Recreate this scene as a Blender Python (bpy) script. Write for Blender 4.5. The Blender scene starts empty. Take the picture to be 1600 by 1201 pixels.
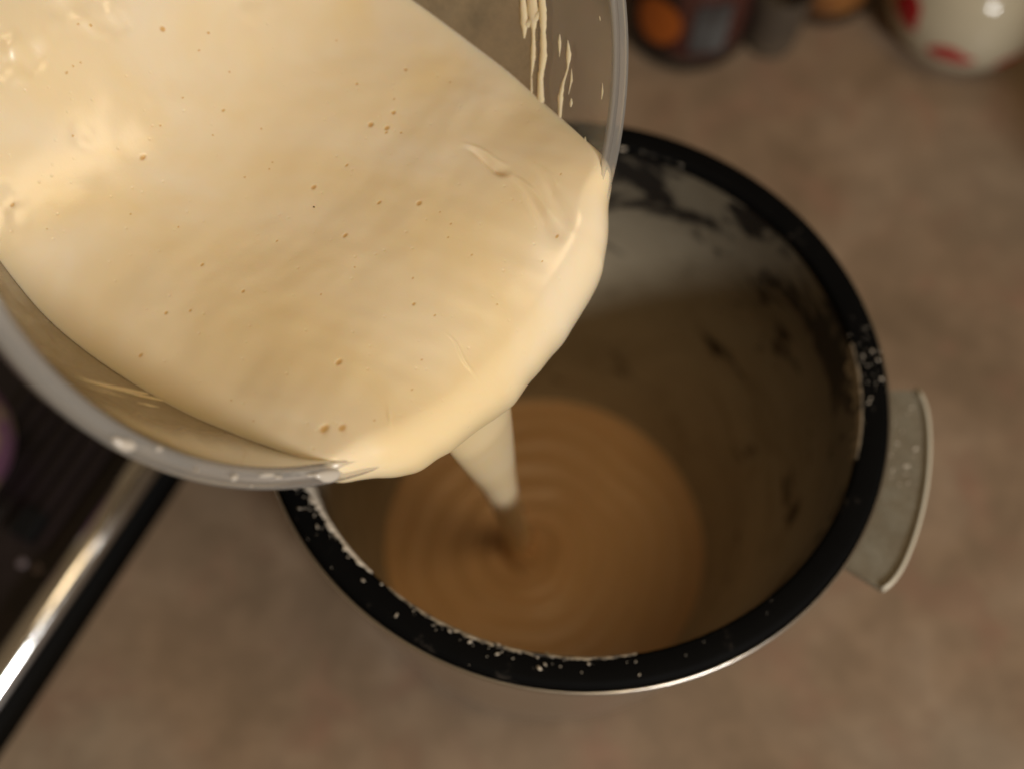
import bpy, math, random
import numpy as np
from mathutils import Vector, Matrix

random.seed(7)
rng = np.random.default_rng(11)
scene = bpy.context.scene
col = scene.collection
R = math.radians

# ------------------------------------------------------------------ camera
ZC = 0.5734
TH, RO = 0.4597, -0.1013
fw = Vector((0, math.sin(TH), -math.cos(TH)))
r0 = Vector((1, 0, 0)); d0 = fw.cross(r0)
rt = math.cos(RO) * r0 + math.sin(RO) * d0
dn = -math.sin(RO) * r0 + math.cos(RO) * d0
cd = bpy.data.cameras.new('camera')
cam = bpy.data.objects.new('camera', cd); col.objects.link(cam)
cam.matrix_world = Matrix(((rt.x, -dn.x, -fw.x, 0), (rt.y, -dn.y, -fw.y, 0), (rt.z, -dn.z, -fw.z, ZC), (0, 0, 0, 1)))
cd.sensor_width = 36; cd.lens = 49.5; cd.clip_start = 0.01; cd.clip_end = 50
cd.dof.use_dof = True; cd.dof.focus_distance = 0.362; cd.dof.aperture_fstop = 5.2
scene.camera = cam

# ------------------------------------------------------------------ light
w = bpy.data.worlds.new('World'); scene.world = w; w.use_nodes = True
bg = w.node_tree.nodes['Background']
bg.inputs[0].default_value = (1.0, 0.69, 0.38, 1); bg.inputs[1].default_value = 0.14
def area(name, loc, target, size, power, colour):
    ld = bpy.data.lights.new(name, 'AREA'); ld.shape = 'DISK'; ld.size = size; ld.energy = power; ld.color = colour
    o = bpy.data.objects.new(name, ld); col.objects.link(o); o.location = loc
    o.rotation_euler = (Vector(target) - Vector(loc)).to_track_quat('-Z', 'Y').to_euler()
    return o
area('kitchen_lamp', (0.62, -0.58, 0.73), (0.0, 0.22, 0.2), 0.22, 9.2, (1.0, 0.98, 0.95))
area('ceiling_lamp', (0.42, -0.12, 1.55), (0.04, 0.22, 0.1), 0.5, 4.1, (1.0, 0.74, 0.43))
vs = scene.view_settings
vs.view_transform = 'Standard'; vs.look = 'None'; vs.exposure = 0; vs.gamma = 1
scene.render.engine = 'CYCLES'
cy = scene.cycles
cy.max_bounces = 14; cy.transparent_max_bounces = 24; cy.transmission_bounces = 10; cy.diffuse_bounces = 5
cy.use_denoising = True
cy.caustics_reflective = False; cy.caustics_refractive = False

# ------------------------------------------------------------------ helpers
def tag(o, label=None, cat=None, group=None, kind=None):
    if label: o['label'] = label
    if cat: o['category'] = cat
    if group: o['group'] = group
    if kind: o['kind'] = kind
    return o
def empty(name, loc=(0, 0, 0)):
    o = bpy.data.objects.new(name, None); col.objects.link(o); o.location = loc; o.empty_display_size = 0.02
    return o
def mesh_obj(name, verts, faces, mat, parent=None, smooth=True):
    me = bpy.data.meshes.new(name)
    me.from_pydata([tuple(v) for v in verts], [], [tuple(f) for f in faces]); me.update()
    if smooth: me.polygons.foreach_set('use_smooth', [True] * len(me.polygons))
    me.materials.append(mat)
    o = bpy.data.objects.new(name, me); col.objects.link(o)
    if parent: o.parent = parent; o.matrix_parent_inverse = Matrix.Translation(parent.location).inverted()
    return o
def np_mesh(name, V, Q, mat, parent=None):
    """V (n,3) float, Q (m,4) quads"""
    me = bpy.data.meshes.new(name)
    me.vertices.add(len(V)); me.vertices.foreach_set('co', np.ascontiguousarray(V, dtype=np.float32).ravel())
    me.loops.add(len(Q) * 4); me.loops.foreach_set('vertex_index', np.ascontiguousarray(Q, dtype=np.int32).ravel())
    me.polygons.add(len(Q)); me.polygons.foreach_set('loop_start', np.arange(len(Q), dtype=np.int32) * 4)
    me.polygons.foreach_set('loop_total', np.full(len(Q), 4, dtype=np.int32))
    me.polygons.foreach_set('use_smooth', np.ones(len(Q), dtype=bool))
    me.update(calc_edges=True); me.validate()
    me.materials.append(mat)
    o = bpy.data.objects.new(name, me); col.objects.link(o)
    if parent: o.parent = parent; o.matrix_parent_inverse = Matrix.Translation(parent.location).inverted()
    return o
def grid_quads(nr, ns):
    i, j = np.meshgrid(np.arange(nr - 1), np.arange(ns), indexing='ij')
    j2 = (j + 1) % ns
    return np.stack([i * ns + j, (i + 1) * ns + j, (i + 1) * ns + j2, i * ns + j2], -1).reshape(-1, 4)
def lathe(name, prof, mat, parent, centre=(0, 0, 0), frame=None, segs=96, closed=False):
    """prof: list of (radius, height) revolved about the z axis of frame"""
    p = list(prof)
    if closed: p = p + [p[0]]
    V = []
    ex, ey, ez = frame if frame else (Vector((1, 0, 0)), Vector((0, 1, 0)), Vector((0, 0, 1)))
    c = Vector(centre)
    for r_, h in p:
        for k in range(segs):
            a = 2 * math.pi * k / segs
            V.append(c + ex * (r_ * math.cos(a)) + ey * (r_ * math.sin(a)) + ez * h)
    F = []
    for i in range(len(p) - 1):
        for k in range(segs):
            k2 = (k + 1) % segs
            F.append((i * segs + k, i * segs + k2, (i + 1) * segs + k2, (i + 1) * segs + k))
    o = mesh_obj(name, V, F, mat, parent)
    if closed or any(r_ < 1e-6 for r_, _ in p):
        import bmesh
        b = bmesh.new(); b.from_mesh(o.data); bmesh.ops.remove_doubles(b, verts=b.verts, dist=1e-6)
        bmesh.ops.recalc_face_normals(b, faces=b.faces); b.to_mesh(o.data); b.free()
        o.data.polygons.foreach_set('use_smooth', [True] * len(o.data.polygons))
    return o
def smooth_prof(pts, n=6):
    """Catmull-Rom through profile points"""
    P = [Vector((a, b, 0)) for a, b in pts]; out = []
    for i in range(len(P) - 1):
        p0 = P[max(i - 1, 0)]; p1 = P[i]; p2 = P[i + 1]; p3 = P[min(i + 2, len(P) - 1)]
        for k in range(n):
            t = k / n
            q = 0.5 * ((2 * p1) + (p2 - p0) * t + (2 * p0 - 5 * p1 + 4 * p2 - p3) * t * t + (3 * p1 - p0 - 3 * p2 + p3) * t ** 3)
            out.append((max(q.x, 0), q.y))
    out.append((pts[-1][0], pts[-1][1]))
    return out
_perm = rng.permutation(256); _perm = np.concatenate([_perm, _perm, _perm])
_ga = rng.uniform(0, 2 * np.pi, 256); _gx, _gy = np.cos(_ga), np.sin(_ga)
def perlin(x, y):
    xi = np.floor(x).astype(int); yi = np.floor(y).astype(int); xf = x - xi; yf = y - yi
    u = xf ** 3 * (xf * (xf * 6 - 15) + 10); v = yf ** 3 * (yf * (yf * 6 - 15) + 10)
    def g(a, b, dx, dy):
        h = _perm[(_perm[a & 255] + b) & 255]
        return _gx[h] * dx + _gy[h] * dy
    n00 = g(xi, yi, xf, yf); n10 = g(xi + 1, yi, xf - 1, yf); n01 = g(xi, yi + 1, xf, yf - 1); n11 = g(xi + 1, yi + 1, xf - 1, yf - 1)
    return (n00 * (1 - u) + n10 * u) * (1 - v) + (n01 * (1 - u) + n11 * u) * v
def sstep(a, b, x):
    t = np.clip((x - a) / (b - a), 0, 1); return t * t * (3 - 2 * t)

# ------------------------------------------------------------------ materials
def material(name):
    m = bpy.data.materials.new(name); m.use_nodes = True
    nt = m.node_tree; nt.nodes.clear()
    out = nt.nodes.new('ShaderNodeOutputMaterial')
    return m, nt, out
def principled(name, colour, rough=0.5, metal=0.0, spec=0.5, **kw):
    m, nt, out = material(name)
    b = nt.nodes.new('ShaderNodeBsdfPrincipled')
    b.inputs['Base Color'].default_value = (*colour, 1); b.inputs['Roughness'].default_value = rough
    b.inputs['Metallic'].default_value = metal; b.inputs['Specular IOR Level'].default_value = spec
    for k, v in kw.items(): b.inputs[k].default_value = v
    nt.links.new(b.outputs[0], out.inputs[0])
    return m, nt, b
def coords(nt, kind='Object', scale=(1, 1, 1), rot=(0, 0, 0)):
    tc = nt.nodes.new('ShaderNodeTexCoord'); mp = nt.nodes.new('ShaderNodeMapping')
    mp.inputs['Scale'].default_value = scale; mp.inputs['Rotation'].default_value = rot
    nt.links.new(tc.outputs[kind], mp.inputs[0]); return mp.outputs[0]
def noise(nt, vec, scale, detail=3, rough=0.5, dist=0.0):
    n = nt.nodes.new('ShaderNodeTexNoise'); n.inputs['Scale'].default_value = scale; n.inputs['Detail'].default_value = detail
    n.inputs['Roughness'].default_value = rough; n.inputs['Distortion'].default_value = dist
    nt.links.new(vec, n.inputs['Vector']); return n
def ramp(nt, fac, stops):
    r_ = nt.nodes.new('ShaderNodeValToRGB'); e = r_.color_ramp.elements
    while len(e) < len(stops): e.new(0.5)
    for k, (p, c) in enumerate(stops):
        e[k].position = p; e[k].color = (*c, 1) if len(c) == 3 else c
    nt.links.new(fac, r_.inputs[0]); return r_.outputs[0]
def mix(nt, fac, a, b, mode='MIX'):
    n = nt.nodes.new('ShaderNodeMix'); n.data_type = 'RGBA'; n.blend_type = mode
    for s, v in ((n.inputs[0], fac), (n.inputs[6], a), (n.inputs[7], b)):
        if hasattr(v, 'links') or hasattr(v, 'is_linked'): nt.links.new(v, s)
        elif isinstance(v, (int, float)): s.default_value = v
        else: s.default_value = (*v, 1)
    return n.outputs[2]
def bump(nt, b, height, strength, dist):
    n = nt.nodes.new('ShaderNodeBump'); n.inputs['Strength'].default_value = strength; n.inputs['Distance'].default_value = dist
    nt.links.new(height, n.inputs['Height']); nt.links.new(n.outputs[0], b.inputs['Normal'])

# whipped egg batter
M_batter, nt, b = principled('whipped_batter', (0.86, 0.66, 0.36), 0.27, spec=0.5)
b.inputs['Coat Weight'].default_value = 0.35; b.inputs['Coat Roughness'].default_value = 0.16; b.inputs['Subsurface Weight'].default_value = 0.35; b.inputs['Subsurface Radius'].default_value = (1.0, 0.62, 0.25); b.inputs['Subsurface Scale'].default_value = 0.004
v = coords(nt)
n1 = noise(nt, v, 17, 4, 0.55, 0.9); n2 = noise(nt, v, 900, 3, 0.6)
c = ramp(nt, n1.outputs[0], [(0.32, (0.885, 0.70, 0.405)), (0.5, (0.895, 0.735, 0.48)), (0.68, (0.905, 0.775, 0.57))]); bub = nt.nodes.new('ShaderNodeAttribute'); bub.attribute_name = 'bubble'
c = mix(nt, bub.outputs['Fac'], c, (0.69, 0.43, 0.16)); nt.links.new(c, b.inputs['Base Color'])
vor = nt.nodes.new('ShaderNodeTexVoronoi'); vor.inputs['Scale'].default_value = 420; nt.links.new(v, vor.inputs['Vector'])
pit = ramp(nt, vor.outputs['Distance'], [(0.0, (0, 0, 0)), (0.22, (1, 1, 1))])
sel = nt.nodes.new('ShaderNodeSeparateColor'); nt.links.new(vor.outputs['Color'], sel.inputs[0])
keep = ramp(nt, sel.outputs[0], [(0.80, (1, 1, 1)), (0.82, (0, 0, 0))])
hh = mix(nt, 1.0, pit, keep, 'LIGHTEN')
hh = mix(nt, 0.22, hh, n2.outputs[0])
bump(nt, b, hh, 0.32, 0.0003)

# batter already in the pot
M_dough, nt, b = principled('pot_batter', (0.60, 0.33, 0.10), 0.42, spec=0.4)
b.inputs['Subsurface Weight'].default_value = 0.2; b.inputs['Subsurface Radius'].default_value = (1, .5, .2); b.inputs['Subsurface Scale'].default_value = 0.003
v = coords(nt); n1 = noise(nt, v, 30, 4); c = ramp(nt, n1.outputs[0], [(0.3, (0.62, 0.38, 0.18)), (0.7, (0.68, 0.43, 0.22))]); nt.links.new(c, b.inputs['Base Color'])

# clear plastic: thin shell that lets the light through, mirrors a little, slightly milky
def clear_plastic(name, tint, milk, milk_col, rough=0.06, scuff=0.0):
    m, nt, out = material(name)
    tr = nt.nodes.new('ShaderNodeBsdfTransparent'); tr.inputs[0].default_value = (*tint, 1)
    df = nt.nodes.new('ShaderNodeBsdfDiffuse'); df.inputs[0].default_value = (*milk_col, 1)
    tl = nt.nodes.new('ShaderNodeBsdfTranslucent'); tl.inputs[0].default_value = (*milk_col, 1)
    gl = nt.nodes.new('ShaderNodeBsdfAnisotropic'); gl.inputs['Roughness'].default_value = rough
    fr = nt.nodes.new('ShaderNodeFresnel'); fr.inputs[0].default_value = 1.33
    m1 = nt.nodes.new('ShaderNodeMixShader'); m1.inputs[0].default_value = 0.5
    nt.links.new(df.outputs[0], m1.inputs[1]); nt.links.new(tl.outputs[0], m1.inputs[2])
    m2 = nt.nodes.new('ShaderNodeMixShader'); m2.inputs[0].default_value = milk
    nt.links.new(tr.outputs[0], m2.inputs[1]); nt.links.new(m1.outputs[0], m2.inputs[2])
    if scuff:
        v = coords(nt); n = noise(nt, v, 120, 5, 0.65)
        rr = nt.nodes.new('ShaderNodeMapRange'); rr.inputs[1].default_value = 0.42; rr.inputs[2].default_value = 0.72
        rr.inputs[3].default_value = milk; rr.inputs[4].default_value = milk + scuff
        nt.links.new(n.outputs[0], rr.inputs[0]); nt.links.new(rr.outputs[0], m2.inputs[0])
    m3 = nt.nodes.new('ShaderNodeMixShader')
    nt.links.new(fr.outputs[0], m3.inputs[0]); nt.links.new(m2.outputs[0], m3.inputs[1]); nt.links.new(gl.outputs[0], m3.inputs[2])
    nt.links.new(m3.outputs[0], out.inputs[0])
    return m
M_plastic = clear_plastic('clear_plastic', (0.95, 0.94, 0.92), 0.08, (0.8, 0.76, 0.7), 0.10)
M_plastic_rim = clear_plastic('clear_plastic_rim', (0.9, 0.89, 0.87), 0.30, (0.86, 0.83, 0.78), 0.12)
M_tab = clear_plastic('tab_plastic', (0.8, 0.8, 0.74), 0.45, (0.46, 0.43, 0.34), 0.2, scuff=0.4)
M_glass = clear_plastic('jar_glass', (0.93, 0.95, 0.93), 0.03, (0.6, 0.6, 0.55), 0.03)

M_glass_thick = clear_plastic('thick_glass', (0.85, 0.84, 0.78), 0.30, (0.52, 0.42, 0.32), 0.05)
# pot
M_black, nt, b = principled('black_rim_enamel', (0.006, 0.0055, 0.0055), 0.6, spec=0.03)
v = coords(nt); n1 = noise(nt, v, 90, 6, 0.7)
c = ramp(nt, n1.outputs[0], [(0.0, (0.0025, 0.0025, 0.0025)), (0.62, (0.004, 0.004, 0.004)), (0.76, (0.05, 0.042, 0.035))]); nt.links.new(c, b.inputs['Base Color'])
M_steel, nt, b = principled('brushed_steel', (0.62, 0.60, 0.57), 0.28, 1.0)
v = coords(nt, scale=(1, 1, 90)); n1 = noise(nt, v, 40, 2); bump(nt, b, n1.outputs[0], 0.15, 0.0003)
M_inner, nt, b = principled('smeared_pot_wall', (0.2, 0.15, 0.09), 0.5, spec=0.35)
v = coords(nt, scale=(1, 1, 1.6))
nA = noise(nt, v, 34, 5, 0.6, 0.4); nB = noise(nt, v, 24, 5, 0.6, 1.2); nC = noise(nt, v, 160, 4, 0.65)
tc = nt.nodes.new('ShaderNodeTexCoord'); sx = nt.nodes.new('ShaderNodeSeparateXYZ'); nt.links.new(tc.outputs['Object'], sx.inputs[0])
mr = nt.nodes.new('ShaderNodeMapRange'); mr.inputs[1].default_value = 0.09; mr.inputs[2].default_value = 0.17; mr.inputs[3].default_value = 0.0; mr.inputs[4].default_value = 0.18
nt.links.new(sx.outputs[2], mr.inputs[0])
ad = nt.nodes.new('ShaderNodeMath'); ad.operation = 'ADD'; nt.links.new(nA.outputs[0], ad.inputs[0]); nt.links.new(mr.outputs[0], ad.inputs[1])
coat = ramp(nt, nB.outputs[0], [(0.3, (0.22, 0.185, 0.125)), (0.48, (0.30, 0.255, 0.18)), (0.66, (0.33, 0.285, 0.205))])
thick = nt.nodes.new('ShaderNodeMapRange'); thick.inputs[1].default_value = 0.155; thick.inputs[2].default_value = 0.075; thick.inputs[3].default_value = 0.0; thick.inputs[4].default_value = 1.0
nt.links.new(sx.outputs[2], thick.inputs[0])      # smear tone, not thickness: dimmed near the rim to offset lamp light, lighter below
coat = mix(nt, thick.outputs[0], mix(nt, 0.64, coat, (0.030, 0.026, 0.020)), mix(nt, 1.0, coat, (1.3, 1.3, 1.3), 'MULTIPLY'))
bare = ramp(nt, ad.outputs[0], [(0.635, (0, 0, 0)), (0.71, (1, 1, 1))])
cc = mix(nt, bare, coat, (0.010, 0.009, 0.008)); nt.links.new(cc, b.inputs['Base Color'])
bump(nt, b, nC.outputs[0], 0.3, 0.0006)
M_crumb, nt, b = principled('dried_flour', (0.62, 0.55, 0.45), 0.8)

# worktop
M_counter, nt, b = principled('mottled_worktop', (0.3, 0.22, 0.15), 0.42, spec=0.35)
v = coords(nt)
nA = noise(nt, v, 11, 4, 0.55, 0.8); nB = noise(nt, v, 27, 5, 0.6, 0.5); nC = noise(nt, v, 5.5, 2, 0.5, 0.3); nD = noise(nt, v, 60, 4, 0.6)
base = ramp(nt, nA.outputs[0], [(0.28, (0.195, 0.136, 0.086)), (0.47, (0.255, 0.178, 0.116)), (0.6, (0.295, 0.213, 0.145)), (0.75, (0.335, 0.258, 0.188))])
pink = ramp(nt, nB.outputs[0], [(0.52, (0, 0, 0)), (0.70, (1, 1, 1))])
base = mix(nt, pink, base, (0.27, 0.165, 0.11))
grn = ramp(nt, nC.outputs[0], [(0.50, (0, 0, 0)), (0.72, (0.55, 0.55, 0.55))])
base = mix(nt, grn, base, (0.215, 0.185, 0.14))
vein = ramp(nt, nD.outputs[0], [(0.45, (0.93, 0.93, 0.93)), (0.6, (1.06, 1.06, 1.06))])
base = mix(nt, 1.0, base, vein, 'MULTIPLY'); nt.links.new(base, b.inputs['Base Color'])

M_hob, nt, b = principled('dark_hob_enamel', (0.030, 0.022, 0.021), 0.22, spec=0.5)
v = coords(nt); n1 = noise(nt, v, 35, 3); c = ramp(nt, n1.outputs[0], [(0.35, (0.012, 0.009, 0.009)), (0.7, (0.026, 0.018, 0.020))]); nt.links.new(c, b.inputs['Base Color'])
M_seal, _, _ = principled('black_seal', (0.006, 0.006, 0.006), 0.7, spec=0.2)
M_chrome, nt, b = principled('chrome', (0.80, 0.80, 0.80), 0.13, 1.0)
v = coords(nt); n1 = noise(nt, v, 200, 3); rr = ramp(nt, n1.outputs[0], [(0.3, (0.11,) * 3), (0.7, (0.17,) * 3)]); nt.links.new(rr, b.inputs['Roughness'])

# ------------------------------------------------------------------ the setting
# worktop: its left edge runs along the hob's chrome rail
BA = Vector((-0.1535, 0.2228, 0)); BB = Vector((-0.1861, 0.1401, 0))
bd = (BB - BA).normalized(); bn = Vector((-bd.y, bd.x, 0))      # bn points to the worktop side
if bn.x < 0: bn = -bn
e0 = BA + bn * 0.0150
P = [e0 + bd * 0.35, e0 + bd * 0.35 + Vector((0.9, -0.2, 0)), Vector((0.9, 1.0, 0)), e0 - bd * 0.85]
V = [(p.x, p.y, 0.0) for p in P] + [(p.x, p.y, -0.03) for p in P]
wt = mesh_obj('worktop', V, [(0, 1, 2, 3), (7, 6, 5, 4), (0, 4, 5, 1), (1, 5, 6, 2), (2, 6, 7, 3), (3, 7, 4, 0)], M_counter, smooth=False)
tag(wt, 'beige mottled stone-pattern worktop under the pot', kind='structure')

# ------------------------------------------------------------------ hob at the left
hob = empty('stove_hob', (BA + bd * 0.06 - bn * 0.08)); tag(hob, 'dark stove top with chrome edge rail at the left', 'stove')
def obox(name, centre, half, mat, parent, bevel=0.0):
    """box along (bd, bn, z)"""
    V = []
    for sz in (-1, 1):
        for a, c_ in ((-1, -1), (1, -1), (1, 1), (-1, 1)):
            V.append(Vector(centre) + bd * (a * half[0]) + bn * (c_ * half[1]) + Vector((0, 0, sz * half[2])))
    o = mesh_obj(name, V, [(3, 2, 1, 0), (4, 5, 6, 7), (0, 1, 5, 4), (1, 2, 6, 5), (2, 3, 7, 6), (3, 0, 4, 7)], mat, parent, smooth=False)
    if bevel:
        m = o.modifiers.new('bevel', 'BEVEL'); m.width = bevel; m.segments = 2
    return o
obox('hob_plate', BA - bd * 0.1 - bn * 0.262 + Vector((0, 0, -0.012)), (0.45, 0.255, 0.01), M_hob, hob, 0.002)
obox('gap_seal', BA - bd * 0.1 + bn * 0.0035 + Vector((0, 0, -0.0120)), (0.45, 0.0100, 0.0065), M_seal, hob)
def rod(name, a, b_, rad, mat, parent, segs=40):
    a, b_ = Vector(a), Vector(b_); ez = (b_ - a); L = ez.length; ez.normalize()
    ex = ez.orthogonal().normalized(); ey = ez.cross(ex)
    return lathe(name, [(0, 0), (rad * .8, 0), (rad, rad * .2), (rad, L - rad * .2), (rad * .8, L), (0, L)], mat, parent, a, (ex, ey, ez), segs)
zr = Vector((0, 0, 0.0042))
rod('edge_rail', BA - bd * 0.4 - bn * 0.0015 + zr, BA + bd * 0.30 - bn * 0.0015 + zr, 0.0070, M_chrome, hob)
for k in range(7):
    obox('vent_slat', BA - bd * 0.005 - bn * (0.022 + k * 0.0075) + Vector((0, 0, -0.0005)), (0.055, 0.0018, 0.0015), M_hob, hob, 0.0005)
obox('control_button', (-0.1985, 0.1945, 0.0015), (0.0065, 0.0055, 0.0035), M_seal, hob, 0.001)
M_mark, _, _ = principled('pale_print', (0.20, 0.16, 0.17), 0.5)
for dx, dy in ((0.0002, -0.0165), (0.0075, -0.0185)):
    lathe('indicator_dot', [(0, 0.0012), (0.0016, 0.0012), (0.002, 0.0006), (0.002, 0)], M_mark, hob, (-0.1985 + dx, 0.1945 + dy, -0.002), segs=16)

# purple rounded pan at the left edge
M_plum, nt, b = principled('plum_glaze', (0.17, 0.075, 0.12), 0.35)
v = coords(nt); n1 = noise(nt, v, 38, 2); c = ramp(nt, n1.outputs[0], [(0.5, (0.16, 0.07, 0.115)), (0.62, (0.26, 0.20, 0.09))]); nt.links.new(c, b.inputs['Base Color'])
pp = empty('saucepan', (-0.241, 0.222, -0.002)); tag(pp, 'purple rounded saucepan at the left edge on the stove', 'saucepan')
lathe('body', smooth_prof([(0, 0), (0.020, 0.0), (0.029, 0.006), (0.032, 0.018), (0.031, 0.030), (0.0285, 0.036)]) + [(0.027, 0.036), (0.029, 0.028), (0.029, 0.012), (0.02, 0.004), (0, 0.003)], M_plum, pp, (-0.241, 0.222, -0.002))
lathe('lid', smooth_prof([(0.0295, 0.0365), (0.0285, 0.040), (0.018, 0.045), (0.006, 0.047), (0.006, 0.052), (0.007, 0.056), (0, 0.058)]), M_plum, pp, (-0.241, 0.222, -0.002))

# ------------------------------------------------------------------ pot
PC = Vector((0.0204, 0.2025, 0))
pot = empty('mixing_pot', PC); tag(pot, 'deep steel pot with black rim and clear side tab on the worktop', 'pot')
inner = smooth_prof([(0.0909, 0.1710), (0.0887, 0.155), (0.0835, 0.11), (0.0765, 0.065), (0.0705, 0.035), (0.0655, 0.0165), (0.056, 0.007), (0.03, 0.0055), (0, 0.0055)])
outer = smooth_prof([(0, 0.0005), (0.05, 0.0005), (0.062, 0.002), (0.0710, 0.012), (0.0765, 0.035), (0.0815, 0.065), (0.0875, 0.11), (0.0945, 0.150), (0.0968, 0.164), (0.0998, 0.1685), (0.1004, 0.1712)])
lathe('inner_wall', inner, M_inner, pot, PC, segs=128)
lathe('steel_wall', outer, M_steel, pot, PC, segs=128)
lathe('rim', [(0.0915, 0.1675), (0.0905, 0.1715), (0.0905, 0.1742), (0.0909, 0.1751), (0.0919, 0.1755), (0.0975, 0.1755), (0.0990, 0.1751), (0.0996, 0.1742), (0.0996, 0.1712), (0.0975, 0.1695)], M_black, pot, PC, segs=128, closed=True)
lathe('steel_lip', [(0.0993, 0.1690), (0.1003, 0.1690), (0.1009, 0.1702), (0.1009, 0.1722), (0.1004, 0.1728), (0.0999, 0.1722)], M_steel, pot, PC, segs=128, closed=True)
# clear tab: sector of a ring with an upstanding outer edge
tabp = [(0.0955, 0.158), (0.0955, 0.1605), (0.1155, 0.1605), (0.1160, 0.158)]
A0, A1, NA = R(-29), R(7.5), 28
V, F = [], []
for i in range(NA + 1):
    a = A0 + (A1 - A0) * i / NA
    en = 0.0022 * ((abs(2 * i / NA - 1)) ** 8)
    for r_, h in tabp:
        rr_ = r_ - (en if r_ > 0.11 else 0)
        V.append((PC.x + rr_ * math.cos(a), PC.y + rr_ * math.sin(a), h))
m_ = len(tabp)
for i in range(NA):
    for k in range(m_):
        F.append((i * m_ + k, i * m_ + (k + 1) % m_, (i + 1) * m_ + (k + 1) % m_, (i + 1) * m_ + k))
F.append(tuple(range(m_))[::-1]); F.append(tuple(NA * m_ + k for k in range(m_)))
tab = mesh_obj('side_tab', V, F, M_tab, pot, smooth=False); tab['label'] = 'clear scuffed plastic side tab'
V, F = [], []
for i in range(NA + 1):
    a = A0 + (A1 - A0) * i / NA; en = 0.0022 * ((abs(2 * i / NA - 1)) ** 8)
    for k in range(8):
        t = 2 * math.pi * k / 8; r_ = 0.1164 - en + 0.0009 * math.cos(t)
        V.append((PC.x + r_ * math.cos(a), PC.y + r_ * math.sin(a), 0.1602 + 0.0022 * math.sin(t)))
for i in range(NA):
    for k in range(8): F.append((i * 8 + k, i * 8 + (k + 1) % 8, (i + 1) * 8 + (k + 1) % 8, (i + 1) * 8 + k))
F.append(tuple(range(8))[::-1]); F.append(tuple(NA * 8 + k for k in range(8)))
M_tabedge, _, _ = principled('tab_edge_plastic', (0.62, 0.58, 0.47), 0.3)
te = mesh_obj('tab_edge', V, F, M_tabedge, tab)
te.matrix_parent_inverse = Matrix.Identity(4)

# dried flour and crumbs stuck on the rim (too small to count)
def blobs(name, items, mat, parent, squash=0.35):
    V, F = [], []
    base = [(0, 0, 1), (0.9, 0, 0.35), (0.28, 0.86, 0.35), (-0.73, 0.53, 0.35), (-0.73, -0.53, 0.35), (0.28, -0.86, 0.35), (0.73, 0.53, -0.4), (-0.28, 0.86, -0.4), (-0.9, 0, -0.4), (-0.28, -0.86, -0.4), (0.73, -0.53, -0.4), (0, 0, -1)]
    bf = [(0, 1, 2), (0, 2, 3), (0, 3, 4), (0, 4, 5), (0, 5, 1), (1, 6, 2), (2, 7, 3), (3, 8, 4), (4, 9, 5), (5, 10, 1), (6, 7, 2), (7, 8, 3), (8, 9, 4), (9, 10, 5), (10, 6, 1), (6, 11, 7), (7, 11, 8), (8, 11, 9), (9, 11, 10), (10, 11, 6)]
    for (x, y, z, s, el, az) in items:
        o = len(V); ca, sa = math.cos(az), math.sin(az)
        for bx, by, bz in base:
            j = random.uniform(0.5, 1.5); lx, ly, lz = bx * s * el * j, by * s * j, bz * s * squash * j
            V.append((x + lx * ca - ly * sa, y + lx * sa + ly * ca, z + lz))
        F += [tuple(o + k for k in f) for f in bf]
    return tag(mesh_obj(name, V, F, mat, parent), kind='stuff')
items = []
def rim_z(r_): return np.interp(r_, [0.0904, 0.0909, 0.0919, 0.0975, 0.0990, 0.0996], [0.1742, 0.1751, 0.1755, 0.1755, 0.1751, 0.1742])
for k in range(430):
    u = random.random()
    if u < 0.55: a = random.gauss(R(203), R(9)); r_ = random.gauss(0.0905, 0.0018)
    elif u < 0.72: a = random.gauss(R(258), R(13)); r_ = 0.0882 + abs(random.gauss(0, 0.0030))
    elif u < 0.85: a = random.gauss(R(8), R(5)); r_ = random.gauss(0.0925, 0.0030)
    elif u < 0.95: a = random.uniform(R(70), R(100)); r_ = 0.0880 + abs(random.gauss(0, 0.0008))
    else: a = random.gauss(R(225), R(40)); r_ = random.uniform(0.0885, 0.0985)
    r_ = min(max(r_ + 0.0012, 0.0905), 0.0990)
    s = 0.00010 + 0.00048 * random.random() ** 4
    items.append((PC.x + r_ * math.cos(a), PC.y + r_ * math.sin(a), float(rim_z(r_)), s, random.uniform(1, 3.2), a + math.pi / 2 + random.gauss(0, 0.6)))
for k in range(40):
    a = random.gauss(R(-6), R(7)); r_ = random.uniform(0.104, 0.115)
    items.append((PC.x + r_ * math.cos(a), PC.y + r_ * math.sin(a), 0.1607, 0.0001 + 0.0004 * random.random() ** 3, random.uniform(1, 2.5), random.uniform(0, 6)))
blobs('flour_crumbs', items, M_crumb, pot)
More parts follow.
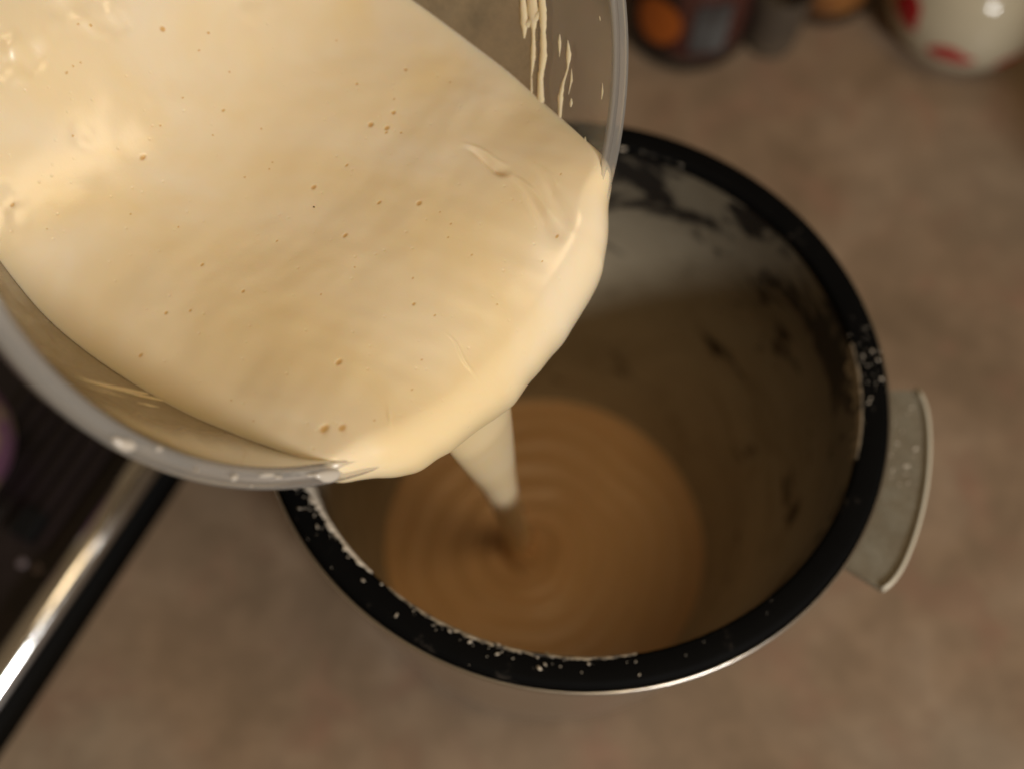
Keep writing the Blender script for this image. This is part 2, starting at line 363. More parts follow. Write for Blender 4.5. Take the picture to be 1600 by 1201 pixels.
# dried flour crust smeared along the inner edge
M_crust_dull, nt, b = principled('dull_crust', (0.30, 0.24, 0.17), 0.8)
v = coords(nt); n1 = noise(nt, v, 300, 4, 0.7); c = ramp(nt, n1.outputs[0], [(0.4, (0.05, 0.042, 0.034)), (0.55, (0.34, 0.28, 0.2))]); nt.links.new(c, b.inputs['Base Color'])
def crust(a0, a1, width, mat, seed, low=0.149):
    V, F = [], []
    n_ = int((a1 - a0) * 2.2)
    for i in range(n_ + 1):
        a = R(a0 + (a1 - a0) * i / n_); wv = math.sin(math.pi * i / n_) ** 0.5
        j1 = float(perlin(np.array([i * 0.31 + seed]), np.array([3.3]))[0]); j2 = float(perlin(np.array([i * 0.9 + seed]), np.array([8.1]))[0])
        top = 0.0907 + max(0, width * wv * (1 + 1.3 * j1 + 1.1 * j2))
        zt = float(rim_z(top)); lo = low + 0.008 * j1
        for t_ in range(4):
            z_ = lo + (0.170 - lo) * t_ / 3; r_ = float(np.interp(z_, [0.11, 0.155, 0.171], [0.0840, 0.0887, 0.0909])) - 0.0004
            V.append((PC.x + r_ * math.cos(a), PC.y + r_ * math.sin(a), z_))
        for r_, z_ in ((0.0901, 0.1735), (0.0904, 0.1750), (top, zt + 0.0003), (top + 0.0003, zt - 0.0006)):
            V.append((PC.x + r_ * math.cos(a), PC.y + r_ * math.sin(a), z_))
    for i in range(n_):
        for k in range(7): F.append((i * 8 + k, i * 8 + k + 1, (i + 1) * 8 + k + 1, (i + 1) * 8 + k))
    return mesh_obj('flour_crust', V, F, mat, pot)
crust(178, 232, 0.0016, M_crumb, 0.0)['label'] = 'pale dried flour crust on the inner edge'
crust(236, 285, 0.0008, M_crust_dull, 7.7, 0.167)
crust(-12, 14, 0.0002, M_crust_dull, 15.2, 0.168)

# batter in the pot: thick, with rings round the mound where the stream lands
ZB = 0.0173
NRp, NSp = 130, 240
MX, MY = 0.0136, 0.1985
rr_ = np.linspace(0.0004, 1, NRp); aa = np.linspace(0, 2 * np.pi, NSp, endpoint=False)
RRg, AAg = np.meshgrid(rr_, aa, indexing='ij')
X = PC.x + 0.0667 * RRg * np.cos(AAg); Y = PC.y + 0.0667 * RRg * np.sin(AAg)
dx, dy = X - MX, Y - MY; dd = np.hypot(dx, dy); ang = np.arctan2(dy, dx)
wob = 0.0060 * perlin(X * 30, Y * 30) + 0.0012 * perlin(X * 90, Y * 90)
h = 0.0019 * np.cos((dd + wob + 0.0017 * ang) * 2 * np.pi / 0.0107) * np.exp(-dd / 0.034) * sstep(0.004, 0.012, dd)
h += 0.0012 * np.exp(-((dd - 0.016) / 0.006) ** 2) * (0.6 + 0.4 * np.cos(ang + 1.0))
h -= 0.0008 * np.exp(-((dx + 0.007) ** 2 + (dy - 0.006) ** 2) / 0.008 ** 2)
h += 0.0105 * np.exp(-(dd / 0.0105) ** 4) + 0.0012 * np.cos((dx * 0.5 + dy * 0.86) * 2 * np.pi / 0.0032) * np.exp(-(dd / 0.0095) ** 4)
h += 0.0007 * perlin(X * 38 + 3, Y * 38) + 0.0018 * sstep(0.94, 1.0, RRg)
Vt = np.stack([X, Y, ZB + h], -1).reshape(-1, 3)
rings = [Vt]
for r_, z in ((0.0640, 0.014), (0.0555, 0.0078), (0.03, 0.0063), (0.0004, 0.0063)):
    rings.append(np.stack([PC.x + r_ * np.cos(aa), PC.y + r_ * np.sin(aa), np.full(NSp, z)], -1))
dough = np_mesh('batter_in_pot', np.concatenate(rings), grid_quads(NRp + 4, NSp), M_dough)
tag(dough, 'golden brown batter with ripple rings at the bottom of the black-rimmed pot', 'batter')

# ------------------------------------------------------------------ tilted clear bowl
AZ, TILT = R(-33.9), R(55)
hd = np.array([math.cos(AZ), math.sin(AZ), 0.0]); hq = np.array([-math.sin(AZ), math.cos(AZ), 0.0]); zz = np.array([0, 0, 1.0])
bnrm = hd * math.sin(TILT) + zz * math.cos(TILT); be1 = hd * math.cos(TILT) - zz * math.sin(TILT); be2 = np.cross(bnrm, be1)
BC = np.array([-0.0452, 0.1926, 0.3225])
LOW = BC + 0.092 * be1
PS = np.array([0, .006, .015, .035, .06, .075, .088, .096, .1]); PR = np.array([.0867, .0862, .0850, .0818, .0756, .0695, .060, .045, .033])
sp = smooth_prof([(r_, s) for r_, s in zip(PR, PS)], 8)
spS = np.array([s for _, s in sp]); spR = np.array([r_ for r_, _ in sp])
DEP = 0.1
def wall_r(s): return np.interp(s, spS, spR)
bframe = (Vector(be1), Vector(be2), Vector(bnrm))
base_pt = BC - bnrm * (DEP + 0.002)
bowl = empty('plastic_bowl', base_pt); tag(bowl, 'clear plastic bowl tilted over the pot, pouring pale batter', 'bowl')
T_ = 0.0013
prof = [(r_, -s) for r_, s in sp] + [(0.02, -DEP), (0, -DEP)] + [(0, -DEP - T_), (0.02, -DEP - T_)] + [(r_ + T_, -s - (T_ if s > 0.09 else 0)) for r_, s in sp[::-1]]
lathe('bowl_wall', prof, M_plastic, bowl, BC, bframe, segs=160)
lathe('bowl_rim', [(0.0868, -0.0005), (0.0870, 0.0006), (0.0879, 0.0009), (0.0886, 0.0004), (0.0890, 0.0002), (0.0902, 0.0002), (0.0907, 0.0005), (0.0914, 0.0008), (0.0920, 0.0002), (0.0921, -0.0012), (0.0920, -0.0050), (0.0913, -0.0053), (0.0909, -0.0048), (0.0908, -0.0016), (0.0884, -0.0012), (0.0880, -0.0015)], M_plastic_rim, bowl, BC, bframe, segs=200, closed=True)

# ------------------------------------------------------------------ batter in the bowl
NR, NS = 330, 1400
def surf(p, q):
    pool = 0.0196 - 0.085 * (-p) + 1.4 * np.minimum(p + 0.06, 0) ** 2 + 0.02 * q
    pool = pool - 0.0125 * (np.clip(p + 0.062, 0, 0.09) / 0.062) ** 3 * np.clip(1 - (q / 0.058) ** 2, 0, 1)
    pool = pool + (0.0022 * np.exp(-((q + 0.046) / 0.016) ** 2) + 0.0024 * np.exp(-((q - 0.052) / 0.018) ** 2)) * sstep(-0.05, -0.014, p)
    coat = 0.018 + 1.15 * (-0.1347 - p) + 0.019 - 2.5 * q * q
    k = 0.016
    mxx = np.maximum(pool, coat)
    z = mxx + k * np.log(np.exp((pool - mxx) / k) + np.exp((coat - mxx) / k)) 
    return LOW[2] + z
cp, cq = -0.066, 0.0
th = np.linspace(0, 2 * np.pi, NS, endpoint=False)
up_, uq_ = np.cos(th), np.sin(th)
rs = np.linspace(0, 0.2, 2501)
Pp = cp + rs[None] * up_[:, None]; Qq = cq + rs[None] * uq_[:, None]
def to_world(p, q, z):
    return LOW[0] + p * hd[0] + q * hq[0], LOW[1] + p * hd[1] + q * hq[1], z
def bowl_coords(x, y, z):
    dx, dy, dz = x - BC[0], y - BC[1], z - BC[2]
    s = -(dx * bnrm[0] + dy * bnrm[1] + dz * bnrm[2]); a = dx * be1[0] + dy * be1[1] + dz * be1[2]; b_ = dx * be2[0] + dy * be2[1] + dz * be2[2]
    return s, np.hypot(a, b_), np.arctan2(b_, a)
S, RAD, BETA = bowl_coords(*to_world(Pp, Qq, surf(Pp, Qq)))
OVER = 0.0042                                             # how high the batter stands over the rim where it spills
wallhit = (S > 0.0) & ((RAD > wall_r(S) - 0.0001) | (S > DEP - 0.0005))
riphit = (S <= -0.03) | ((S <= 0.0) & (RAD > 0.0828))
out = wallhit | riphit
k = out.argmax(1)
Rex = rs[k]; is_lip = riphit[np.arange(NS), k]
# smooth the exit radius a little
def csmooth(a, n):
    kern = np.hanning(n + 2)[1:-1]; kern /= kern.sum(); pad = np.concatenate([a[-n:], a, a[:n]]); return np.convolve(pad, kern, 'same')[n:-n]
lipw = csmooth(is_lip.astype(float), 171)
Rex = np.where(lipw > 0.001, csmooth(Rex, 41), Rex)
# surface rings
tt = np.linspace(0.002, 1, NR) ** 0.92
p = cp + tt[:, None] * Rex[None] * up_[None]; q = cq + tt[:, None] * Rex[None] * uq_[None]
z = surf(p, q)
edge = sstep(1.0, 0.86, tt)[:, None]
# slow folds, stretched across the pour, and finer flow streaks
wx, wy = p + 0.012 * perlin(p * 20 + 4, q * 20), q + 0.012 * perlin(p * 20, q * 20 + 6)
fold = 0.0009 * perlin(wx * 20 + 5, wy * 17 + 2) + 0.00045 * perlin((wx * 0.8 + wy * 0.5) * 62, (wy * 0.8 - wx * 0.5) * 34 + 7) + 0.00014 * perlin(wx * 150, wy * 120)
streak = 0.00022 * perlin((p * 0.35 - q * 0.94) * 170, (p * 0.94 + q * 0.35) * 22) * sstep(-0.09, -0.02, p)
lump = 0.0009 * perlin(p * 45 + 9, q * 45) * sstep(-0.10, -0.13, p) + 0.0016 * perlin(p * 190, q * 190 + 3) * sstep(-0.110, -0.13, p) * sstep(0.0, 0.3, perlin(p * 55 + 2.3, q * 55 + 8.7))
z = z + (fold + streak) * (0.35 + 0.65 * edge) + lump
def to_seg(p, q, a, b_):
    ax, ay = a; bx, by = b_; L2 = (bx - ax) ** 2 + (by - ay) ** 2
    t = np.clip(((p - ax) * (bx - ax) + (q - ay) * (by - ay)) / L2, 0, 1)
    d = np.hypot(p - ax - t * (bx - ax), q - ay - t * (by - ay)); sd = ((p - ax) * (by - ay) - (q - ay) * (bx - ax)) / math.sqrt(L2)
    return d, sd, t
def crease(a, b_, depth, width, ridge):
    global z, dark
    ax, ay = a; bx, by = b_; L = math.hypot(bx - ax, by - ay)
    t = ((p - ax) * (bx - ax) + (q - ay) * (by - ay)) / L ** 2
    sd = ((p - ax) * (by - ay) - (q - ay) * (bx - ax)) / L + 0.0007 * np.sin(t * 5)
    win = sstep(0.0, 0.7, t) * sstep(1.20, 0.85, t); w_ = width * (0.5 + 0.5 * np.clip(t, 0, 1))
    z = z - depth * np.exp(-(sd / w_) ** 2) * win + ridge * np.exp(-((sd + 1.9 * w_) / (w_ * 0.6)) ** 2) * sstep(-0.1, 0.4, t) * sstep(1.1, 0.8, t)
CREASES = [((-0.0490, 0.0385), (-0.0345, 0.0395), 0.0011, 0.0013, 0.0002), ((-0.0330, 0.0385), (-0.0130, 0.0345), 0.0007, 0.0014, 0.0003),
           ((-0.0300, 0.0445), (-0.0110, 0.0390), 0.0005, 0.0016, 0.0002), ((-0.0170, -0.0060), (-0.0060, -0.0075), -0.0004, 0.0004, 0.0),
           ((-0.0150, -0.0310), (-0.0095, -0.0330), -0.0004, 0.0004, 0.0)]
for c_ in CREASES: crease(*c_)
# burst bubbles: little pits
pits = []
pitmask = np.zeros(p.size)
for k_ in range(64):
    pits.append((random.uniform(-0.135, -0.008), random.gauss(0, 0.032), 0.00022 + 0.0005 * random.random() ** 4))
for a_, b_, r_ in ((-0.020, -0.046, 0.0009), (-0.017, -0.043, 0.0008), (-0.072, 0.029, 0.0007), (-0.068, 0.031, 0.0006), (-0.07, 0.036, 0.00055), (-0.03, -0.03, 0.0006)):
    pits.append((a_, b_, r_))
flatp, flatq = p.ravel(), q.ravel(); fz = z.ravel()
order = np.argsort(flatp); sp_ = flatp[order]
for (a_, b_, r_) in pits:
    lo, hi = np.searchsorted(sp_, [a_ - 3 * r_, a_ + 3 * r_]); idx = order[lo:hi]
    ex = random.uniform(1.0, 1.8)
    d2 = ((flatp[idx] - a_) ** 2 + ((flatq[idx] - b_) / ex) ** 2) / r_ ** 2
    fz[idx] += -0.28 * r_ * np.exp(-d2 ** 2); pitmask[idx] = np.maximum(pitmask[idx], np.exp(-d2 ** 2))
z = fz.reshape(p.shape)
Xs, Ys, Zs = to_world(p, q, z)
layers = [np.stack([Xs, Ys, Zs], -1)]
E = layers[0][-1]
sE, rE, bE = bowl_coords(E[:, 0], E[:, 1], E[:, 2])
# the spilling lip: rolls over the rim and tucks back under it
uw = up_[:, None] * hd[None] + uq_[:, None] * hq[None]
bul = (0.0104 + 0.0050 * np.clip(uq_, -0.75, 0) - 0.0022 * np.clip(uq_, 0, 0.7)) * lipw * (1 + 0.12 * perlin(up_ * 3 + 1, uq_ * 3 + 4.2) + 0.08 * perlin(up_ * 9, uq_ * 9 + 1.7))
NL = 34
lipl = []
dE = layers[0][-1] - layers[0][-8]
slope = np.clip(-csmooth(dE[:, 2], 61) / np.maximum(csmooth(np.hypot(dE[:, 0], dE[:, 1]), 61), 1e-5), 0, 1.2)
f0 = np.arctan(slope / 1.35)
for i in range(1, NL + 1):
    f = f0 + (R(168) - f0) * i / NL
    o_ = np.where(f < math.pi / 2, bul * np.sin(f), bul * (0.35 + 0.65 * np.sin(f))) - bul * np.sin(f0)
    dz_ = -bul * 1.35 * (np.cos(f0) - np.cos(f))
    lp = E + uw * o_[:, None] + zz[None] * dz_[:, None]
    sw = np.clip(sE, 0, None) + 0.004 * i / NL
    rw = wall_r(sw) - 0.00015
    wp = BC[None] - bnrm[None] * sw[:, None] + be1[None] * (rw * np.cos(bE))[:, None] + be2[None] * (rw * np.sin(bE))[:, None]
    ww = sstep(0.0, 0.5, lipw)[:, None]
    lipl.append(lp * ww + wp * (1 - ww))
layers.append(np.stack(lipl))
wl = []
NW = 16
for i in range(NW):
    t = (i + 1) / NW
    s0 = np.clip(sE, 0, None) + 0.005
    sw = s0 + (DEP - 0.0006 - s0) * t
    rw = wall_r(sw) - 0.00015
    wl.append(BC[None] - bnrm[None] * sw[:, None] + be1[None] * (rw * np.cos(bE))[:, None] + be2[None] * (rw * np.sin(bE))[:, None])
last = BC - bnrm * (DEP - 0.0006)
wl.append(last[None] + 0.0004 * (be1[None] * np.cos(bE)[:, None] + be2[None] * np.sin(bE)[:, None]))
layers.append(np.stack(wl))
Vb = np.concatenate(layers, 0); nr = Vb.shape[0]
lo_, hi_ = NR - 45, NR + 22                                # round off the shoulder where the surface rolls over
wsm = (sstep(0.05, 0.5, lipw)[None] * np.sin(np.linspace(0, math.pi, hi_ - lo_))[:, None] ** 0.7)[..., None] * 0.5
for _ in range(60):
    Vb[lo_:hi_] += wsm * (0.5 * (Vb[lo_ - 1:hi_ - 1] + Vb[lo_ + 1:hi_ + 1]) - Vb[lo_:hi_])
bat = empty('pouring_batter', tuple(base_pt + bnrm * 0.004)); tag(bat, 'pale yellow whipped batter filling the clear bowl and spilling over its rim', 'batter')
bm_ = np_mesh('batter_mass', Vb.reshape(-1, 3), grid_quads(nr, NS), M_batter, bat)
at = bm_.data.attributes.new('bubble', 'FLOAT', 'POINT')
vals = np.zeros(nr * NS, dtype=np.float32); vals[:pitmask.size] = pitmask; at.data.foreach_set('value', vals)

# the falling stream: a ribbon that leaves the lip, narrows and coils into the pot
lipc = LOW
s_top = LOW - hd * 0.0025 + np.array([0, 0, -0.004]) - hq * 0.0105
mound = np.array([MX - 0.0045, MY + 0.003, ZB + 0.006])
# (centre x, y, z), half width along hq, half thickness along hd
def stream_pt(t):
    a = s_top; m = mound
    fall = t
    xy = a[:2] + (m[:2] - a[:2]) * t
    zc = a[2] + (m[2] - a[2]) * t
    return np.array([xy[0], xy[1], zc])
V, F = [], []
NSt, NC = 60, 36
for i in range(NSt + 1):
    t = i / NSt
    c_ = stream_pt(t)
    hw = np.interp(t, [0, 0.1, 0.2, 0.3, 0.4, 0.55, 0.8, 1.0], [0.0130, 0.0117, 0.0102, 0.0086, 0.0068, 0.0056, 0.0052, 0.0062])
    ht = np.interp(t, [0, 0.1, 0.3, 0.6, 0.9, 1.0], [0.0030, 0.0052, 0.0056, 0.0048, 0.0046, 0.0056])
    for kk in range(NC):
        a = 2 * math.pi * kk / NC
        V.append(c_ + hq * (hw * math.cos(a)) + hd * (ht * math.sin(a)))
for i in range(NSt):
    for kk in range(NC):
        k2 = (kk + 1) % NC
        F.append((i * NC + kk, i * NC + k2, (i + 1) * NC + k2, (i + 1) * NC + kk))
F.append(tuple(range(NC))[::-1]); F.append(tuple(NSt * NC + kk for kk in range(NC)))
st = mesh_obj('pour_stream', V, F, M_batter, bat); st['label'] = 'ribbon of batter falling into the pot'

# smears and drips of batter on the clear wall and rim
def smear(name, path, mat=M_batter, thick=0.0005):
    """path: (depth below the rim, angle in degrees, half width) on the inner wall"""
    n = len(path); D_, V, F = 8, [], []
    pts = []
    for i in range((n - 1) * D_ + 1):
        t = i / D_; i0 = min(int(t), n - 2); f = t - i0; f = f * f * (3 - 2 * f)
        pts.append([path[i0][j] * (1 - f) + path[i0 + 1][j] * f for j in range(3)])
    for i, (s, an, hw) in enumerate(pts):
        hw = max(hw * (1 + 0.35 * float(perlin(np.array([i * 0.23 + s * 900]), np.array([an]))[0])), 0.00005)
        q_ = pts[min(i + 1, len(pts) - 1)]; o_ = pts[max(i - 1, 0)]
        ds, da = q_[0] - o_[0], R(q_[1] - o_[1]) * 0.085; L = math.hypot(ds, da) or 1
        ns, na = -da / L, ds / L
        for u, hgt in ((-1, 0.0), (-0.6, 0.75), (0, 1.0), (0.6, 0.75), (1, 0.0)):
            ss = s + ns * hw * u; aa_ = R(an) + na * hw * u / 0.085
            rr = float(wall_r(ss)) - 0.00005 - thick * hgt * min(1, hw / 0.0012)
            V.append(BC - bnrm * ss + be1 * (rr * math.cos(aa_)) + be2 * (rr * math.sin(aa_)))
    for i in range(len(pts) - 1):
        for k_ in range(4): F.append((i * 5 + k_, i * 5 + k_ + 1, (i + 1) * 5 + k_ + 1, (i + 1) * 5 + k_))
    return mesh_obj(name, V, F, mat, bowl)
SM = [
    [(0.0225, 72, .0009), (0.0230, 66, .0013), (0.0235, 62, .0010), (0.0236, 58, .0012), (0.0245, 54, .0009), (0.0240, 50, .0014), (0.0235, 47, .0003)],
    [(0.0258, 72, .0010), (0.0264, 66, .0019), (0.0268, 62, .0006), (0.0271, 58, .0009), (0.0276, 54, .0003), (0.0272, 51, .0005)],
    [(0.0290, 71, .0006), (0.0296, 64, .0014), (0.0300, 61, .0003)],
    [(0.0236, 66, .0008), (0.0262, 64.5, .0012), (0.0290, 63.5, .0010)],
    [(0.0178, 62, .0001), (0.0180, 60.5, .0006), (0.0181, 58, .0001)],
    [(0.0152, 61, .0001), (0.0150, 58.5, .0009), (0.0153, 56, .0003), (0.0166, 53.5, .0004), (0.0172, 51, .0009), (0.0168, 48, .0006), (0.0166, 45, .0004), (0.0167, 43.5, .0001)],
    [(0.0140, 56, .0001), (0.0139, 54, .0004), (0.0146, 51.5, .0001)],
    [(0.0135, 50.8, .0002), (0.0134, 50, .0005), (0.0134, 49.3, .0002)],
    [(0.0035, 54, .0001), (0.0033, 52.5, .0003), (0.0034, 51.2, .0001)],
    [(0.0072, 44.5, .0001), (0.0071, 43.9, .0004), (0.0071, 43.2, .0001)],
    [(0.0042, 65.3, .0001), (0.0041, 64.9, .0002), (0.0041, 64.5, .0001)],
    # left side, along the contact line
    [(0.0330, -72, .0002), (0.0370, -66, .0010), (0.0400, -60, .0014), (0.0415, -55, .0006)],
    [(0.0300, -70, .0002), (0.0330, -66, .0005), (0.0350, -61, .0002)],
    [(0.0385, -61, .0003), (0.0390, -57, .0010), (0.0388, -53, .0008), (0.0375, -49, .0005), (0.0340, -45, .0001)],
    [(0.0330, -60, .0002), (0.0335, -57.5, .0009), (0.0340, -55, .0002)],
]
for s_ in SM: smear('batter_smear', s_)
# thin film of batter left on the clear wall above the contact line
m, nt, o_n = material('batter_film')
trn = nt.nodes.new('ShaderNodeBsdfTransparent'); dfn = nt.nodes.new('ShaderNodeBsdfDiffuse'); tln = nt.nodes.new('ShaderNodeBsdfTranslucent')
for x_ in (dfn, tln): x_.inputs[0].default_value = (0.74, 0.60, 0.40, 1)
ma = nt.nodes.new('ShaderNodeMixShader'); ma.inputs[0].default_value = 0.6; nt.links.new(dfn.outputs[0], ma.inputs[1]); nt.links.new(tln.outputs[0], ma.inputs[2])
mb = nt.nodes.new('ShaderNodeMixShader'); att = nt.nodes.new('ShaderNodeAttribute'); att.attribute_name = 'film'
nz = noise(nt, coords(nt), 140, 5, 0.65); mr = nt.nodes.new('ShaderNodeMapRange'); mr.inputs[1].default_value = 0.35; mr.inputs[2].default_value = 0.65; mr.inputs[3].default_value = 0.75; mr.inputs[4].default_value = 1.15
nt.links.new(nz.outputs[0], mr.inputs[0]); mu = nt.nodes.new('ShaderNodeMath'); mu.operation = 'MULTIPLY'; nt.links.new(att.outputs['Fac'], mu.inputs[0]); nt.links.new(mr.outputs[0], mu.inputs[1])
nt.links.new(mu.outputs[0], mb.inputs[0]); nt.links.new(trn.outputs[0], mb.inputs[1]); nt.links.new(ma.outputs[0], mb.inputs[2]); nt.links.new(mb.outputs[0], o_n.inputs[0])
nb, nsf = 400, 40
ba_ = np.linspace(0, 2 * np.pi, nb, endpoint=False); bdeg = (np.degrees(ba_) + 180) % 360 - 180
s_edge = np.where(bdeg > 0, 0.0245, 0.009) + 0.0016 * perlin(ba_ * 22, ba_ * 0 + .5) + 0.0010 * perlin(ba_ * 60, ba_ * 0 + 3.5)
lay, fil = [], []
for i in range(nsf):
    t = i / (nsf - 1); ss = 0.006 + (0.085 - 0.006) * t
    rr = wall_r(ss) - 0.0001
    lay.append(BC[None] - bnrm[None] * ss + rr * (be1[None] * np.cos(ba_)[:, None] + be2[None] * np.sin(ba_)[:, None]))
    soft = np.where(bdeg > 0, 0.0015, 0.016)
    fil.append(np.clip((ss - s_edge) / soft, 0, 1) * np.where(bdeg > 0, 0.66, 0.50))
film = np_mesh('batter_film', np.stack(lay).reshape(-1, 3), grid_quads(nsf, nb), m, bowl)
at = film.data.attributes.new('film', 'FLOAT', 'POINT'); at.data.foreach_set('value', np.stack(fil).astype(np.float32).ravel())
M_drop, nt, b = principled('batter_drop', (0.52, 0.47, 0.40), 0.2, spec=0.5)
def drop(ang, rad, hw, el, h_=0.0009, lift=0.0007):
    """flattened drop sitting on the rim"""
    V, F = [], []
    n1_, n2_ = 6, 18
    for i in range(n1_ + 1):
        f = math.pi / 2 * i / n1_
        for k_ in range(n2_):
            a = 2 * math.pi * k_ / n2_; wob_ = 1 + 0.16 * math.sin(2 * a + ang) + 0.1 * math.sin(3 * a + ang * 2)
            dr, da = hw * math.cos(a) * math.cos(f) * wob_, hw * el * math.sin(a) * math.cos(f) * wob_
            r_ = rad + dr; an = R(ang) + da / rad
            hh_ = lift - 0.0005 + h_ * math.sin(f) - max(0, r_ - 0.0917) * 1.5
            V.append(BC + bnrm * hh_ + be1 * (r_ * math.cos(an)) + be2 * (r_ * math.sin(an)))
    for i in range(n1_):
        for k_ in range(n2_):
            k2 = (k_ + 1) % n2_; F.append((i * n2_ + k_, i * n2_ + k2, (i + 1) * n2_ + k2, (i + 1) * n2_ + k_))
    return mesh_obj('batter_drop', V, F, M_drop, bowl)
for d_ in ((-72, .0902, .0014, 2.0), (-67, .0878, .0006, 1.8), (-53.5, .0895, .0009, 1.0), (-48, .0884, .0006, 4.2), (-46, .0888, .0005, 2.0), (-40, .0890, .0005, 3.0), (-37, .0900, .0015, 2.6), (-50.5, .0910, .0004, 1.2), (-60, .0895, .0004, 1.1)):
    drop(*d_)

# ------------------------------------------------------------------ jars and crockery behind
# dark jam jar
M_jam, nt, b = principled('dark_jam', (0.085, 0.016, 0.011), 0.15, spec=0.5)
M_label, nt, b = principled('jar_label', (0.20, 0.21, 0.21), 0.6)
v = coords(nt); n1 = noise(nt, v, 60, 2); c = ramp(nt, n1.outputs[0], [(0.4, (0.040, 0.036, 0.035)), (0.65, (0.085, 0.088, 0.088))]); nt.links.new(c, b.inputs['Base Color'])
M_orange, nt, b = principled('patch_orange', (0.30, 0.07, 0.005), 0.5)
M_lid, nt, b = principled('dark_lid', (0.045, 0.018, 0.025), 0.35, spec=0.5)
def jar(name, base, rad, hgt, content_mat, fill, label, cat='jar', lid=None):
    e = empty(name, base); tag(e, label, cat)
    lathe('glass', smooth_prof([(0, 0.002), (rad * .80, 0.0), (rad * .95, 0.003), (rad, 0.010), (rad, hgt * .5), (rad, hgt * .78), (rad * .96, hgt * .86), (rad * .80, hgt * .93), (rad * .80, hgt)], 5), M_glass, e, base, segs=64)
    ri = rad - 0.002
    lathe('content', [(0, 0.004), (ri * .85, 0.004), (ri * .98, 0.009), (ri, 0.014), (ri, hgt * fill * .97), (ri * .97, hgt * fill), (0, hgt * fill)], content_mat, e, base, segs=64)
    if lid:
        lathe('lid', [(0, hgt + .004), (rad * .80, hgt + .004), (rad * .86, hgt + .002), (rad * .87, hgt - 0.006), (rad * .87, hgt - 0.012), (rad * .84, hgt - 0.012)], lid, e, base, segs=64)
    return e
J = Vector((0.0700, 0.5035, 0))
jam = jar('jam_jar', J, 0.0345, 0.085, M_jam, 0.84, 'dark jam jar with grey paper label and orange patch', 'jar', M_lid)
def wrap(name, base, rad, a0, a1, z0, z1, mat, parent, rnd=False, n=20):
    V, F = [], []
    for i in range(n + 1):
        a = R(a0 + (a1 - a0) * i / n)
        for k_ in range(n + 1):
            zc = z0 + (z1 - z0) * k_ / n
            if rnd:
                u, vv = 2 * i / n - 1, 2 * k_ / n - 1
                uu = u * math.sqrt(max(0, 1 - vv * vv / 2)); v2 = vv * math.sqrt(max(0, 1 - u * u / 2))
                a = R((a0 + a1) / 2 + uu * (a1 - a0) / 2); zc = (z0 + z1) / 2 + v2 * (z1 - z0) / 2
            V.append((base.x + rad * math.cos(a), base.y + rad * math.sin(a), zc))
    for i in range(n):
        for k_ in range(n): F.append((i * (n + 1) + k_, (i + 1) * (n + 1) + k_, (i + 1) * (n + 1) + k_ + 1, i * (n + 1) + k_ + 1))
    return mesh_obj(name, V, F, mat, parent)
wrap('paper_label', J, 0.0349, 272, 302, 0.018, 0.052, M_label, jam)
wrap('orange_patch', J, 0.0352, 222, 262, 0.020, 0.050, M_orange, jam, True)  # rounded orange patch on the side of the jar

# small empty glass
G = Vector((0.1145, 0.4985, 0))
gl = empty('small_glass', G); tag(gl, 'small empty clear glass between the jam jar and the orange jar', 'glass')
lathe('cup', smooth_prof([(0, 0.004), (0.010, 0.0035), (0.0125, 0.008), (0.0135, 0.022), (0.0145, 0.042)], 5) + [(0.0160, 0.042)] + smooth_prof([(0.0158, 0.040), (0.0150, 0.022), (0.0142, 0.006), (0.0120, 0.0005), (0, 0.0005)], 5), M_glass_thick, gl, G, segs=48)

# orange preserve jar
M_apricot, nt, b = principled('orange_preserve', (0.42, 0.15, 0.03), 0.3)
v = coords(nt); n1 = noise(nt, v, 90, 3, 0.6, 0.5); c = ramp(nt, n1.outputs[0], [(0.35, (0.20, 0.07, 0.02)), (0.55, (0.45, 0.16, 0.03)), (0.7, (0.55, 0.28, 0.10))]); nt.links.new(c, b.inputs['Base Color'])
O = Vector((0.1420, 0.5360, 0))
oj = jar('preserve_jar', O, 0.0275, 0.075, M_apricot, 0.78, 'glass jar of orange preserve beside the white sugar bowl', 'jar', M_lid)

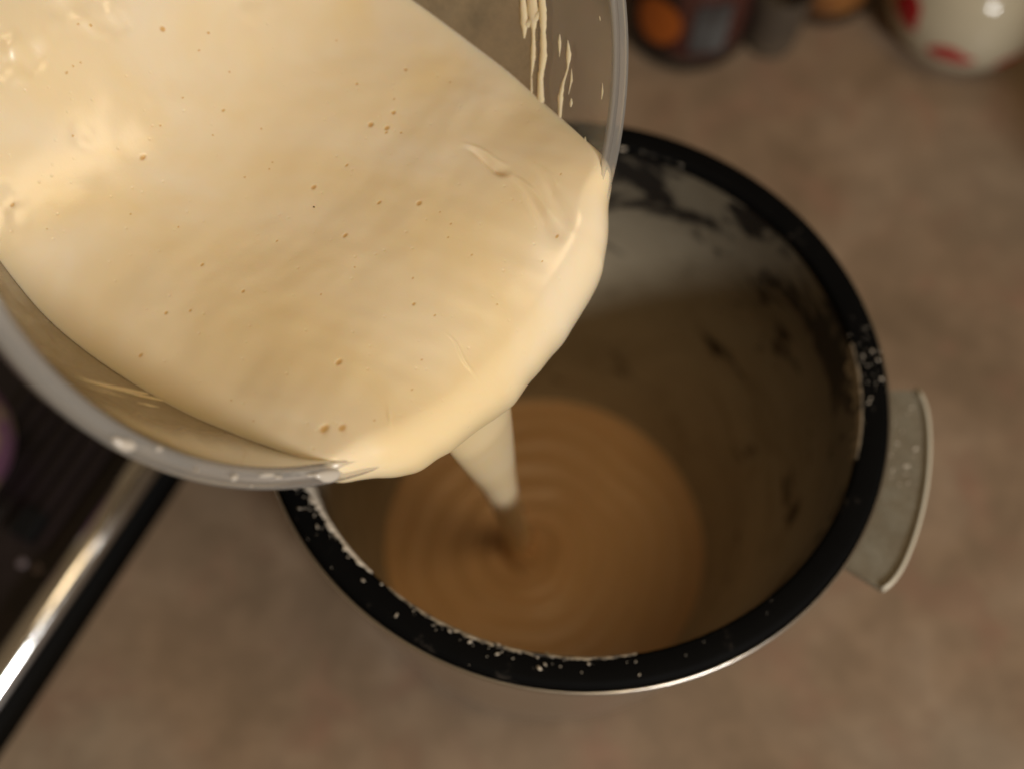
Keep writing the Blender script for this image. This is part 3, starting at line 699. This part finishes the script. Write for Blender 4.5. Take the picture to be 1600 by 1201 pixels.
# white sugar bowl with red flowers
M_white, nt, b = principled('white_glaze', (0.46, 0.41, 0.30), 0.12, spec=0.5)
M_red, nt, b = principled('red_glaze', (0.33, 0.012, 0.016), 0.15)
W = Vector((0.2105, 0.5140, 0))
sb = empty('sugar_bowl', W); tag(sb, 'round white glazed sugar bowl painted with red flowers', 'sugar bowl')
wprof = [(0.0215, 0.0), (0.0235, 0.0015), (0.0235, 0.004), (0.030, 0.0075), (0.0375, 0.017), (0.0410, 0.030), (0.0405, 0.043), (0.036, 0.056), (0.030, 0.063)]
ws = smooth_prof(wprof, 6)
lathe('body', ws, M_white, sb, W, segs=96)
lathe('lid', smooth_prof([(0.0305, 0.0632), (0.026, 0.069), (0.014, 0.075), (0.006, 0.077), (0.0055, 0.081), (0.0075, 0.086), (0.004, 0.090), (0, 0.0905)]), M_white, sb, W, segs=96)
wz = np.array([h_ for _, h_ in ws]); wr = np.array([r_ for r_, _ in ws])
def petal(a_c, z_c, la, lz, rot=0):
    V, F = [], []; n_a, n_r = 28, 7
    for i in range(n_r + 1):
        f = max(i / n_r, 0.02)
        for k_ in range(n_a):
            t = 2 * math.pi * k_ / n_a; wv = 1 + 0.13 * math.sin(3 * t + a_c) + 0.06 * math.sin(5 * t)
            du, dv = la * f * math.cos(t) * wv, lz * f * math.sin(t) * wv
            u, v_ = du * math.cos(rot) - dv * math.sin(rot), du * math.sin(rot) + dv * math.cos(rot)
            zc = z_c + v_; r_ = float(np.interp(zc, wz, wr)) + 0.00035 * (1 if i < n_r else -0.5); a = R(a_c) + u / 0.04
            V.append((W.x + r_ * math.cos(a), W.y + r_ * math.sin(a), zc))
    for i in range(n_r):
        for k_ in range(n_a):
            k2 = (k_ + 1) % n_a; F.append((i * n_a + k_, i * n_a + k2, (i + 1) * n_a + k2, (i + 1) * n_a + k_))
    return mesh_obj('flower_petal', V, F, M_red, sb)
petal(212, 0.039, 0.010, 0.0095, 0.3); petal(190, 0.047, 0.010, 0.009, 0.5); petal(254, 0.029, 0.0125, 0.0055, 0.0); petal(304, 0.024, 0.011, 0.004)

# unseen tin added past the right edge to cast a shadow beside the sugar bowl
M_tin, nt, b = principled('brown_tin', (0.10, 0.06, 0.04), 0.4)
K = Vector((0.332, 0.350, 0))
cn = empty('shadow_caster', K); tag(cn, 'unseen brown tin added at the far right to throw a shadow by the sugar bowl', 'shadow_caster')
lathe('body', [(0, 0.0), (0.046, 0.0), (0.048, 0.002), (0.048, 0.145), (0.046, 0.148), (0, 0.148)], M_tin, cn, K, segs=64)
lathe('lid', [(0.0492, 0.135), (0.0492, 0.152), (0.047, 0.155), (0, 0.155)], M_tin, cn, K, segs=64)
